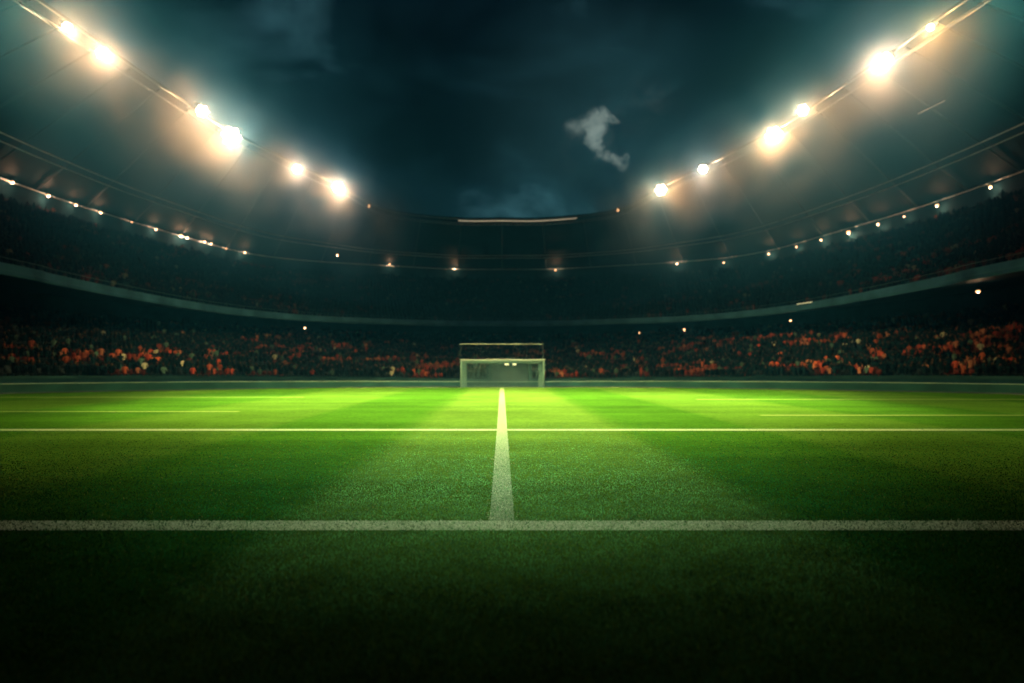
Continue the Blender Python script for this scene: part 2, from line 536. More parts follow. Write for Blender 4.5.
# ------------------------------------------------------------------ crowd and seats
def figure_template():
    v, f = [], []

    def add(vs, fs):
        n = len(v)
        v.extend(vs); f.extend([tuple(i + n for i in q) for q in fs])
    # torso: hips, waist, chest, shoulders, neck
    prof = [(0.17, 0.12, 0.0), (0.15, 0.10, 0.22), (0.20, 0.12, 0.42), (0.22, 0.10, 0.54), (0.07, 0.06, 0.62)]
    rings = []
    for rx, ry, z in prof:
        rings += [(rx * math.cos(k * math.pi / 3), ry * math.sin(k * math.pi / 3), z) for k in range(6)]
    fs = [(i * 6 + k, i * 6 + (k + 1) % 6, (i + 1) * 6 + (k + 1) % 6, (i + 1) * 6 + k) for i in range(4) for k in range(6)]
    add(rings, fs)
    n_t = len(v)
    hp = [(0.05, 0.60), (0.095, 0.68), (0.10, 0.76), (0.06, 0.84)]
    rings = []
    for r, z in hp:
        rings += [(r * math.cos(k * math.pi / 3), r * math.sin(k * math.pi / 3), z) for k in range(6)]
    fs = [(i * 6 + k, i * 6 + (k + 1) % 6, (i + 1) * 6 + (k + 1) % 6, (i + 1) * 6 + k) for i in range(3) for k in range(6)]
    add(rings, fs)
    n_h = len(v)
    for s in (-1, 1):                                # arms: shoulder, elbow, hand
        pts = [(s * 0.21, 0, 0.52, .055), (s * 0.27, -0.03, 0.28, .045), (s * 0.16, -0.22, 0.18, .035)]
        rings = []
        for x_, y_, z_, r in pts:
            rings += [(x_ + r * math.cos(k * math.pi / 2), y_, z_ + r * math.sin(k * math.pi / 2)) for k in range(4)]
        fs = [(i * 4 + k, i * 4 + (k + 1) % 4, (i + 1) * 4 + (k + 1) % 4, (i + 1) * 4 + k) for i in range(2) for k in range(4)]
        add(rings, fs)
    return np.array(v, np.float32), np.array(f, np.int32), n_t, n_h


FV, FF, N_T, N_H = figure_template()


def seat_template():
    b = MB()
    b.box((0, 0, 0.42), (0.42, 0.40, 0.05)); b.box((0, 0.20, 0.62), (0.42, 0.05, 0.40)); b.box((0, 0.1, 0.2), (0.08, 0.08, 0.38))
    return np.array(b.v, np.float32), np.array(b.f, np.int32)


SV, SF = seat_template()


def value_noise(x, y, seed):
    r = np.random.default_rng(seed).random((64, 64))
    xi, yi = np.floor(x).astype(int), np.floor(y).astype(int)
    fx, fy = x - xi, y - yi
    fx, fy = fx * fx * (3 - 2 * fx), fy * fy * (3 - 2 * fy)
    g_ = lambda i, j: r[i % 64, j % 64]
    return (g_(xi, yi) * (1 - fx) + g_(xi + 1, yi) * fx) * (1 - fy) + (g_(xi, yi + 1) * (1 - fx) + g_(xi + 1, yi + 1) * fx) * fy


def spectators(f0, f1, n, curve, spacing, lo, hi, seed, density):
    P, S, A, RR = [], [], [], []
    for i in range(n):
        t = (i + 0.5) / n
        zt = (i / n) ** curve
        poly = []
        for a in np.linspace(lo, hi, 500):
            p, q = f0(a), f1(a)
            poly.append((p[0] * (1 - t) + q[0] * t, p[1] * (1 - t) + q[1] * t, p[2] * (1 - zt) + q[2] * zt, a))
        poly = np.array(poly)
        s = np.concatenate([[0], np.cumsum(np.hypot(np.diff(poly[:, 0]), np.diff(poly[:, 1])))])
        m = int(s[-1] / spacing)
        ss = (np.arange(m) + 0.5) * spacing
        P.append(np.stack([np.interp(ss, s, poly[:, k]) for k in range(3)], 1))
        A.append(np.interp(ss, s, poly[:, 3])); S.append(ss); RR.append(np.full(m, i))
    P, S, A, RR = np.concatenate(P), np.concatenate(S), np.concatenate(A), np.concatenate(RR)
    aisle = (S % 14.0) < 1.0
    P, S, A, RR = P[~aisle], S[~aisle], A[~aisle], RR[~aisle]
    # clumps of supporters in red, long along the row
    nz = value_noise(S / 8.0 + 13, RR / 3.0 + 3, seed) * 0.5 + value_noise(S / 1.9, RR / 0.99, seed + 1) * 0.5
    return P, S, A, RR, nz


def crowd_object(name, label, P, A, RR, nz, seed, red_bias, seats_label, gain=1.0):
    r = np.random.default_rng(seed)
    n = len(P)
    occ = r.random(n) < 0.80
    rot = A + math.pi / 2 + r.normal(0, 0.25, n) + math.pi     # facing inward (local -Y forward)
    rot = A - math.pi / 2
    # ---- seats
    c, s = np.cos(rot), np.sin(rot)
    sv = SV[None].repeat(n, 0).copy()
    xx = sv[..., 0] * c[:, None] - sv[..., 1] * s[:, None]
    yy = sv[..., 0] * s[:, None] + sv[..., 1] * c[:, None]
    out = np.stack([xx + P[:, None, 0], yy + P[:, None, 1], sv[..., 2] + P[:, None, 2]], -1)
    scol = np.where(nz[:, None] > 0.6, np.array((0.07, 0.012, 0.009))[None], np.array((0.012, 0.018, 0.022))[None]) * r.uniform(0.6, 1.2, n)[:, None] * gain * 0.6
    cc = np.ones((n, len(SV), 4), np.float32); cc[..., :3] = scol[:, None]
    ff = (SF[None] + (np.arange(n) * len(SV))[:, None, None]).reshape(-1, 4)
    o = mesh_obj("stadium_seats", out.reshape(-1, 3), ff, M_seat, cols=cc.reshape(-1, 4))
    tag(o, seats_label, kind="stuff")
    # ---- spectators
    P, A, nz, rot = P[occ], A[occ], nz[occ], rot[occ] + r.normal(0, 0.3, occ.sum())
    n = len(P)
    stand = r.random(n) < 0.14
    sc = r.uniform(0.82, 1.02, n)
    base = np.where(stand, 0.85, 0.46)
    c, s = np.cos(rot), np.sin(rot)
    fv = FV[None].repeat(n, 0).copy()
    up = r.random(n) < 0.05                                    # arms raised
    fv[up, N_H:, 2] = 1.15 - fv[up, N_H:, 2] * 0.95
    fv *= sc[:, None, None]
    xx = fv[..., 0] * c[:, None] - fv[..., 1] * s[:, None]
    yy = fv[..., 0] * s[:, None] + fv[..., 1] * c[:, None]
    jx = r.normal(0, 0.05, (n, 2))
    out = np.stack([xx + (P[:, 0] + jx[:, 0])[:, None], yy + (P[:, 1] + jx[:, 1])[:, None], fv[..., 2] + (P[:, 2] + base)[:, None]], -1)
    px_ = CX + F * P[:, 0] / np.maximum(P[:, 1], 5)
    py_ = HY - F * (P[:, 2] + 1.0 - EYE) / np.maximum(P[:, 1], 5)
    ytop = 350 - 62 * np.abs(px_ - CX) / 502.0                # fewer reds above this, painting in the balcony's shade
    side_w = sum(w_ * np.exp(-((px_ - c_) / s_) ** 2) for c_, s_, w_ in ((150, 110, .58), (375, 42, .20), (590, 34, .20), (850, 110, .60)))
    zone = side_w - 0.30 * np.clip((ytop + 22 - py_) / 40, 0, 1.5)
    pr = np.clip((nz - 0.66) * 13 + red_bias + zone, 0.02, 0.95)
    k = r.random(n)
    cl = np.tile(np.array((0.004, 0.014, 0.019)), (n, 1)) * r.uniform(0.3, 1.4, n)[:, None]
    red = k < pr
    palette = np.array([(0.46, 0.065, 0.035), (0.46, 0.10, 0.05), (0.26, 0.035, 0.02), (0.44, 0.15, 0.09), (0.34, 0.07, 0.04)])
    cl[red] = palette[r.integers(0, 5, red.sum())] * r.uniform(0.5, 1.2, red.sum())[:, None]
    wh = r.random(n) < 0.012
    cl[wh] = np.array((0.45, 0.40, 0.30))
    gr = r.random(n) < 0.05
    cl[gr] = np.array((0.07, 0.12, 0.10))
    skin = np.array((0.16, 0.08, 0.05))[None] * r.uniform(0.1, 1.0, n)[:, None]
    cl *= (gain * 0.74 * np.clip(0.25 + 1.3 * side_w, 0.25, 1.0))[:, None] if gain == 1.0 else gain * 0.7  # clothes darker towards the middle of the lower tier: dimmer light put into colour
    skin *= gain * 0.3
    cc = np.ones((n, len(FV), 4), np.float32)
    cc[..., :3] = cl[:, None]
    cc[:, N_T:N_H, :3] = skin[:, None]
    ff = (FF[None] + (np.arange(n) * len(FV))[:, None, None]).reshape(-1, 4)
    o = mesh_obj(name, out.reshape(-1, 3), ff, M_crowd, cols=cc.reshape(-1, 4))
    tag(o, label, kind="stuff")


LO, HI = math.radians(-12), math.radians(192)
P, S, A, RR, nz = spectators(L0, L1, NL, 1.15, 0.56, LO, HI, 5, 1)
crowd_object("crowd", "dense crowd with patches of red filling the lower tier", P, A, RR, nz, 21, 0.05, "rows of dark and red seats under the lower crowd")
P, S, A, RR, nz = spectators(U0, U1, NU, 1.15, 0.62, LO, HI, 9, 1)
crowd_object("crowd", "dim crowd on the upper tier above the pale balcony band", P, A, RR, nz, 22, -0.12, "rows of dark seats under the upper crowd", 0.16)  # low gain puts the upper tier's weak light into crowd and seat colours

# ------------------------------------------------------------------ goal and ball-stop net
GY = 55.35
goal = empty("goal", "white football goal with pale netting at the far end of the pitch", "goal", (0, GY, 0))
GX0, GX1, GH = -3.54, 3.62, 2.38
for gx in (GX0, GX1):
    mb = MB(); mb.tube([(gx, 0, 0), (gx, 0, GH - 0.075)], 0.06, 12)
    mb.build("post", M_post, goal, True)
mb = MB(); mb.tube([(GX0 - 0.06, 0, GH), (GX1 + 0.06, 0, GH)], 0.085, 12)
mb.build("crossbar", M_white, goal, True)


def net_panel(c00, c10, c11, c01, cell, w, thick=None):
    """flat cords across a four-cornered panel"""
    c00, c10, c11, c01 = (np.array(c, float) for c in (c00, c10, c11, c01))
    nu = max(2, int(max(np.linalg.norm(c10 - c00), np.linalg.norm(c11 - c01)) / cell))
    nv = max(2, int(max(np.linalg.norm(c01 - c00), np.linalg.norm(c11 - c10)) / cell))
    b = MB()

    def P_(u_, v_):
        return c00 * (1 - u_) * (1 - v_) + c10 * u_ * (1 - v_) + c11 * u_ * v_ + c01 * (1 - u_) * v_
    for i in range(nu + 1):
        u_ = i / nu
        b.tube([P_(u_, 0), P_(u_, 0.5), P_(u_, 1)], w, 4, False)
    for j in range(nv + 1):
        v_ = j / nv
        b.tube([P_(0, v_), P_(0.5, v_), P_(1, v_)], w, 4, False)
    return b


BX0, BX1, BD = GX0 + 0.36, GX1 - 0.36, 2.0
net_panel((GX0, 0.05, 0.02), (BX0, BD, 0.02), (BX0, BD, 2.1), (GX0, 0.05, GH), 0.13, 0.013).build("side_net", M_net, goal)
net_panel((GX1, 0.05, 0.02), (BX1, BD, 0.02), (BX1, BD, 2.1), (GX1, 0.05, GH), 0.13, 0.013).build("side_net", M_net, goal)
net_panel((BX0, BD, 0.02), (BX1, BD, 0.02), (BX1, BD, 2.1), (BX0, BD, 2.1), 0.13, 0.011).build("back_net", M_net, goal)
net_panel((GX0, 0.05, GH), (GX1, 0.05, GH), (BX1, BD, 2.1), (BX0, BD, 2.1), 0.13, 0.011).build("roof_net", M_net, goal)
for gx, bx in ((GX0, BX0), (GX1, BX1)):
    mb = MB(); mb.tube([(bx, BD, 0), (bx, BD, 2.1), (gx, 0.06, GH)], 0.03, 8)
    mb.build("stanchion", M_net, goal, True)

stop = empty("ball_stop_net", "tall dark net behind the goal hung from a thin pale bar", "safety net", (0, 60.5, 0))
SX0, SX1, SH = -3.97, 3.90, 3.93
mb = MB(); mb.tube([(SX0, 0, SH), (SX1, 0, SH)], 0.042, 8); mb.build("top_bar", M_white, stop, True)
for sx in (SX0 + 0.03, SX1 - 0.03):
    mb = MB(); mb.tube([(sx, 0, 0), (sx, 0, SH - 0.05)], 0.012, 8); mb.build("post", M_dark, stop, True)
net_panel((SX0 + .06, 0.02, 0.05), (SX1 - .06, 0.02, 0.05), (SX1 - .06, 0.02, SH - .06), (SX0 + .06, 0.02, SH - .06), 0.30, 0.004).build("net", M_netd, stop)

# players' tunnel mouth behind the goal, with its two lamps
tun = empty("players_tunnel", "dark tunnel mouth in the lower stand seen through the goal net", "tunnel", (0.9, 71.0, 0))
mb = MB(); mb.box((-2.2, 0, 1.15), (0.3, 1.6, 2.3), 0.04); mb.build("side_wall", M_conc, tun)
mb = MB(); mb.box((2.2, 0, 1.15), (0.3, 1.6, 2.3), 0.04); mb.build("side_wall", M_conc, tun)
mb = MB(); mb.box((0, 0, 2.47), (4.9, 1.8, 0.32), 0.05); mb.build("lintel", M_conc, tun)
mb = MB(); mb.box((0, 0.7, 1.15), (4.09, 0.1, 2.29)); mb.build("rear_panel", M_dark, tun)
for px, lb in ((506.8, "left of the two small yellow lamps glowing through the goal net"), (514.4, "right of the two small yellow lamps glowing through the goal net")):
    yy = 70.2
    xx = (px - CX) * yy / F
    t = empty("tunnel_lamp", lb, "lamp", (xx, yy, 2.02), "lamps over the tunnel mouth")
    mb = MB(); mb.box((0, 0.12, 0.0), (0.52, 0.16, 0.26), 0.03); mb.build("housing", M_dark, t)
    mb = MB(); mb.box((0, 0.02, 0.0), (0.38, 0.04, 0.15), 0.02); mb.build("lens", M_tunnel, t)
    mb = MB(); mb.tube([(0, 0.16, 0.1), (0, 0.16, 0.30)], 0.03, 6); mb.build("bracket", M_dark, t)

# ------------------------------------------------------------------ lamps
def add_light(kind, name, loc, energy, color, parent=None, target=None, angle=None, blend=0.5, radius=0.3):
    li = bpy.data.lights.new(name, kind)
    li.energy = energy
    li.color = color
    li.shadow_soft_size = radius
    if kind == 'SPOT':
        li.spot_size = math.radians(angle); li.spot_blend = blend
    o = bpy.data.objects.new(name, li)
    COL.objects.link(o)
    o.location = loc
    if target is not None:
        from mathutils import Vector
        base = Vector(parent.location) + Vector(loc) if parent else Vector(loc)
        o.rotation_euler = (Vector(target) - base).to_track_quat('-Z', 'Y').to_euler()
    if parent:
        o.parent = parent
    return o


# px, py, glow radius, warmth, label
FLOODS = [
    (67, 27, 9, 0.9, "left roof floodlight nearest the top edge of the photo"),
    (102, 53, 11, 0.6, "bright left floodlight second from the top, close below the highest one"),
    (202, 111, 11, 0.7, "left floodlight in the middle pair, the upper and smaller of the two"),
    (231, 136, 17, 0.7, "largest and brightest floodlight on the left roof rim"),
    (297, 169, 8, 0.25, "small white floodlight on the left, upper of the lowest pair"),
    (338, 187, 10.5, 0.3, "white floodlight lowest on the left roof rim"),
    (661, 190, 10.5, 0.9, "warm floodlight lowest on the right roof rim"),
    (703, 169, 8, 0.35, "small white floodlight on the right, above the lowest one"),
    (774, 135, 15, 0.9, "largest and brightest floodlight on the right roof rim"),
    (803, 110, 10, 0.9, "right floodlight just above the largest one on that side"),
    (885, 60, 14, 0.45, "big white floodlight high on the right roof rim"),
    (931, 27, 6.5, 1.3, "small orange floodlight highest on the right roof rim"),
]
K_GLOW, K_PITCH, K_STR = 20.0, 1.75, 1.2
K_GANTRY_FILL = 250000.0
K_CROWD = 16000.0
def floodlight(p, size, lb, group):
    t = empty("floodlight", lb, "floodlight", p, group)
    tgt = np.array((0, 30, 1.5)) - np.array(p)
    tgt /= np.linalg.norm(tgt)
    ax = tgt
    side = np.cross(ax, (0, 0, 1.0)); side /= np.linalg.norm(side)
    upv = np.cross(side, ax)
    mb = MB()
    # housing: a shallow round drum behind the lamps
    mb.lathe((0, 0, 0), [(size * 0.55, -0.45), (size * 0.8, -0.40), (size * 0.99, -0.12), (size * 1.0, -0.02), (size * 0.96, -0.004)], ax, 20)
    mb.build("housing", M_dark, t)
    # yoke to the roof rim
    mb = MB()
    mb.tube([tuple(side * size * 1.12 - ax * .2), tuple(side * size * 1.12 + np.array((0, 0, size * 0.9)) - ax * .3), tuple(-side * size * 1.12 + np.array((0, 0, size * .9)) - ax * .3), tuple(-side * size * 1.12 - ax * .2)], 0.05, 6)
    mb.build("yoke", M_steel, t)
    for i in range(7):
        w_ = 2 * math.pi * i / 6
        c = (side * math.cos(w_) + upv * math.sin(w_)) * (0.0 if i == 6 else size * 0.62)
        mb = MB()
        r_ = size * 0.30
        mb.lathe(c, [(r_ * 0.85, 0.0), (r_, 0.08), (r_ * 0.96, 0.12), (r_ * 0.6, 0.16)], ax, 14)
        mb.build("lens", M_flood, t, True)
    return t, ax


for px, py, rad, warm, lb in FLOODS:
    p = at_height(px, py, RIM_Z - 0.35)
    size = rad * p[1] / F * 0.6                       # half width of the lamp bank, metres
    t, ax = floodlight(p, size, lb, "floodlights along the roof rim")
    colr = (1.0, 0.74 - 0.15 * warm, 0.52 - 0.26 * warm)
    I = max(rad ** 2, 70.0) * (p[1] / 70.0) ** 1.2
    add_light('POINT', "glow_lamp", tuple(ax * 0.5), K_GLOW * I, colr, t, radius=size * 0.5)

# unseen banks added outside the frame to light the middle of the pitch
for sx, yy, k_, ty, an_ in ((-1, 24.0, 215000, 54.0, 59), (1, 24.0, 215000, 54.0, 59), (-1, 35.0, 250000, 33.0, 57), (1, 35.0, 250000, 33.0, 57)):
    p = (sx * 33.2, yy, RIM_Z - 0.35)
    t, ax = floodlight(p, 1.5, "added floodlight bank on the near roof rim, unseen outside the frame", "added near floodlight banks on the roof rim")
    add_light('SPOT', "added_beam", tuple(ax * 0.6), k_ * K_PITCH, (0.95, 0.86, 0.32), t, target=(0, ty, 0), angle=an_, blend=1.0, radius=0.8)
    if yy < 30:
        add_light('SPOT', "added_crowd_beam", tuple(ax * 0.6), K_CROWD, (1.0, 0.88, 0.72), t, target=(-sx * 41.0, 56.0, 1.5), angle=26, blend=1.0, radius=0.8)  # spots added to brighten the crowd at the sides
# unseen gantry added behind the camera, its banks shape the light on the pitch
gan = empty("added_gantry", "added steel lighting gantry across the open end of the roof, unseen behind the camera", "gantry", (0, -48, RIM_Z))
for gy, gz in ((-0.6, 0), (0.6, 0), (0, 1.3)):
    mb = MB(); mb.tube([(-33.6, gy, gz), (33.6, gy, gz)], 0.09, 6); mb.build("chord", M_steel, gan)
mb = MB()
for i in range(28):
    x0 = -33.6 + 2.4 * i
    mb.tube([(x0, -0.6, 0), (x0 + 1.2, 0, 1.3), (x0 + 2.4, 0.6, 0), (x0, -0.6, 0)], 0.04, 5)
mb.build("lacing", M_steel, gan)
for sx in (-1, 1):
    t, ax = floodlight((sx * 6.0, -47.0, RIM_Z - 0.6), 1.6, "added floodlight bank hung on the unseen gantry behind the camera", "added floodlight banks on the gantry")
    add_light('SPOT', "added_beam", tuple(ax * 0.6), K_GANTRY_FILL * K_PITCH, (0.82, 1.0, 0.66), t, target=(0, 29.8, 0), angle=16.8, blend=1.0, radius=0.8)

for px, py, r_, nm, lb in ((369, 206, 2.2, "a", "tiny amber lamp on the left roof rim below the lowest floodlight"), (618, 210, 2.0, "b", "tiny amber lamp on the right roof rim below the lowest floodlight")):
    p = at_height(px, py, RIM_Z - 0.3)
    t = empty("rim_lamp", lb, "lamp", p, "small lamps on the roof rim")
    mb = MB(); mb.lathe((0, 0, 0), [(0.05, -0.20), (0.16, -0.16), (0.20, 0.1), (0.12, 0.22)], (0, 0, -1), 12); mb.build("bulb", M_bulb, t, True)
    mb = MB(); mb.lathe((0, 0, 0.2), [(0.22, 0.0), (0.24, 0.06), (0.08, 0.2), (0.05, 0.5)], (0, 0, 1), 12); mb.build("cap", M_dark, t, True)

# string of small lamps where the roof meets the rear of the upper tier
SMALL = [
    (12.6, 182.2, 1.0, "amber lamp at the far left end of the left lamp string"),
    (48.3, 195.7, 1.25, "second amber lamp from the left edge on the left string"),
    (75.9, 204.8, 1.0, "third amber lamp from the left edge on the left string"),
    (100.5, 212.4, 1.0, "fourth amber lamp from the left edge on the left string"),
    (132, 222, 0.5, "faintest lamp of the left string, fifth from the left edge"),
    (155.9, 229.4, 1.0, "amber lamp on the left string just left of the bright twin lamps"),
    (181, 235.6, 1.35, "brighter left lamp of the bright touching pair on the left string"),
    (187, 237.6, 1.1, "right lamp of the bright touching pair on the left string"),
    (205, 241.7, 1.0, "left lamp of the narrow pair right of the bright pair, left string"),
    (211.5, 243.5, 0.9, "right lamp of the narrow pair right of the bright pair, left string"),
    (226.5, 248.7, 0.6, "small dim lamp just before the last one on the left string"),
    (245, 252.5, 1.0, "last lamp at the right end of the left string"),
    (337.6, 255.1, 1.2, "whitish lamp on the far string below the lowest left floodlight"),
    (389.5, 264, 0.9, "lone lamp on the far string, left of the middle"),
    (454.5, 269, 0.9, "far lamp on the string above and left of the goal"),
    (555.3, 270.2, 0.9, "far lamp on the string above and right of the goal"),
    (676.9, 263.9, 1.1, "whitish lamp on the far string below the lowest right floodlight"),
    (723.8, 262.6, 0.8, "dim lamp at the inner end of the right lamp string"),
    (768.5, 254, 1.0, "second lamp from the inner end of the right string"),
    (796.7, 247, 0.9, "third lamp from the inner end of the right string"),
    (820.7, 240, 1.1, "lamp just left of the brightest lamp of the right string"),
    (848.2, 232.4, 1.7, "brightest and widest lamp of the right string"),
    (878.1, 224.2, 1.1, "lamp just right of the brightest lamp of the right string"),
    (903.9, 216.6, 0.7, "small dim lamp of the right string, third from the right edge"),
    (937, 205.5, 1.15, "second lamp from the right edge on the right string"),
    (990.3, 187, 1.0, "lamp nearest the right edge of the photo on the right string"),
]
proto = None


def copy_tree(o, parent=None):
    c = o.copy(); COL.objects.link(c); c.parent = parent
    for ch in list(o.children):
        copy_tree(ch, c)
    return c


def small_lamp():
    t = empty("string_lamp", "", "lamp", (0, 0, 0), "small lamps strung round the bowl under the roof")
    mb = MB(); mb.lathe((0, 0, 0), [(0.06, -0.17), (0.17, -0.12), (0.21, 0.02), (0.16, 0.13), (0.06, 0.17)], (0, 0, -1), 14); mb.build("bulb", M_bulb, t, True)
    mb = MB(); mb.lathe((0, 0, 0.15), [(0.24, 0.0), (0.25, 0.05), (0.12, 0.14), (0.04, 0.18), (0.03, 0.34)], (0, 0, 1), 14); mb.build("cap", M_dark, t, True)
    return t


def on_ring(ring, px, py, inset):
    """the place on a ring (a little inside it) seen under this bearing and elevation"""
    k = (px - CX) / F
    best, bd = None, 1e9
    for a in np.linspace(math.radians(-5), math.radians(185), 3000):
        x_, y_ = ring.pt(a)
        e_ = abs(x_ / y_ - k) if y_ > 1 else 9
        if e_ < bd:
            bd, best = e_, (x_, y_)
    f_ = 1 - inset / math.hypot(*best)
    x_, y_ = best[0] * f_, best[1] * f_
    return (x_, y_, EYE + (HY - py) * y_ / F)


for px, py, s, lb in SMALL:
    p = on_ring(STRING, px, py, 12.0 if 330 < px < 345 else 1.3)      # one lamp hangs further in, under the roof sheet
    if proto is None:
        proto = o = small_lamp()
    else:
        o = copy_tree(proto)
    o.location = p
    o.scale = (s * 0.82, s * 0.82, s * 0.82)
    o["label"] = lb
    add_light('POINT', "lamp_glow", (p[0], p[1], p[2] - 0.3), 260 * s * s * K_STR, (1.0, 0.56, 0.32), None, radius=0.15)

hang = None
for px, py, z, s, lb in (
        (304.8, 327.9, 8.0, 0.9, "lone hanging lamp under the balcony on the left"),
        (684.2, 329.4, 8.0, 0.9, "hanging lamp under the balcony just right of the middle"),
        (639.4, 332.6, 7.6, 0.4, "tiny faint hanging lamp under the balcony right of the goal"),
        (790.5, 320.6, 8.0, 0.75, "dim hanging lamp under the balcony on the right, by the pale streak"),
        (978.0, 291.5, 8.0, 0.8, "bright hanging lamp under the balcony near the right edge")):
    p = at_height(px, py, z)
    if hang is None:
        hang = o = empty("hanging_lamp", "", "lamp", (0, 0, 0), "lamps hanging under the balcony")
        mb = MB(); mb.lathe((0, 0, 0), [(0.06, -0.15), (0.16, -0.1), (0.19, 0.02), (0.14, 0.12), (0.05, 0.15)], (0, 0, -1), 14); mb.build("bulb", M_bulb, o, True)
        mb = MB(); mb.lathe((0, 0, 0.13), [(0.26, -0.04), (0.24, 0.05), (0.08, 0.16), (0.04, 0.2)], (0, 0, 1), 14); mb.build("shade", M_dark, o, True)
        mb = MB(); mb.tube([(0, 0, 0.3), (0, 0, 1.3)], 0.02, 6); mb.build("rod", M_dark, o)
    else:
        o = copy_tree(hang)
    o.location = p; o.scale = (s, s, s if s > 0.6 else 1.0)
    o["label"] = lb
    add_light('POINT', "lamp_glow", (p[0], p[1], p[2] - 0.3), 120 * s * s * K_STR, (1.0, 0.62, 0.36), None, radius=0.15)

# lit strips: roof edge above the goal, right balcony front, and a glowing tube for a cable glint under the right roof
def strip(name, label, pts, r, mat, group=None):
    c = pts[len(pts) // 2]
    t = empty(name, label, "strip light", c, group)
    b = MB(); b.tube([tuple(np.array(p) - np.array(c)) for p in pts], r, 8); b.build("tube", mat, t, True)
    b = MB()
    b.tube([tuple(np.array(p) - np.array(c) + np.array((0, 0.05, r * 1.5))) for p in pts], r * 0.7, 6); b.build("channel", M_dark, t)
    return t


def ring_pts(ring, x0, x1, z, off, n=14):
    res = []
    for xx in np.linspace(x0, x1, n):
        best = min(np.linspace(0.02, math.pi - 0.02, 900), key=lambda a: abs(ring.pt(a)[0] - xx) + (0 if ring.pt(a)[1] > 60 else 50))
        res.append(at(ring, z, off)(best))
    return res


strip("lit_strip", "thin pale strip light along the far roof edge above the goal", ring_pts(RIM, -8.0, 13.3, RIM_Z - 0.1, -0.5), 0.10, M_strip_dim)

strip("lit_strip", "short yellow strip light on the balcony front at the right", [on_ring(BALC, q, 303.2 - (q - 804) * 0.16, 0.12) for q in np.linspace(797, 812, 8)], 0.05, M_strip_dim)
pts = [(416 * 55 / F, 55.0, EYE + 251 * 55 / F), (429 * 53.5 / F, 53.5, EYE + 257.5 * 53.5 / F), (443 * 52 / F, 52.0, EYE + 264.5 * 52 / F)]  # glowing tube added for the glint along a lit cable
t = strip("lit_strip", "short slanting glowing tube standing in for a cable glint under the upper right roof", pts, 0.03, M_strip_dim)
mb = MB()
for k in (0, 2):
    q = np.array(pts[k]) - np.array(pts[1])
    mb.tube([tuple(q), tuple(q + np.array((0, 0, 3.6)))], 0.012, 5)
mb.build("hanger", M_dark, t)

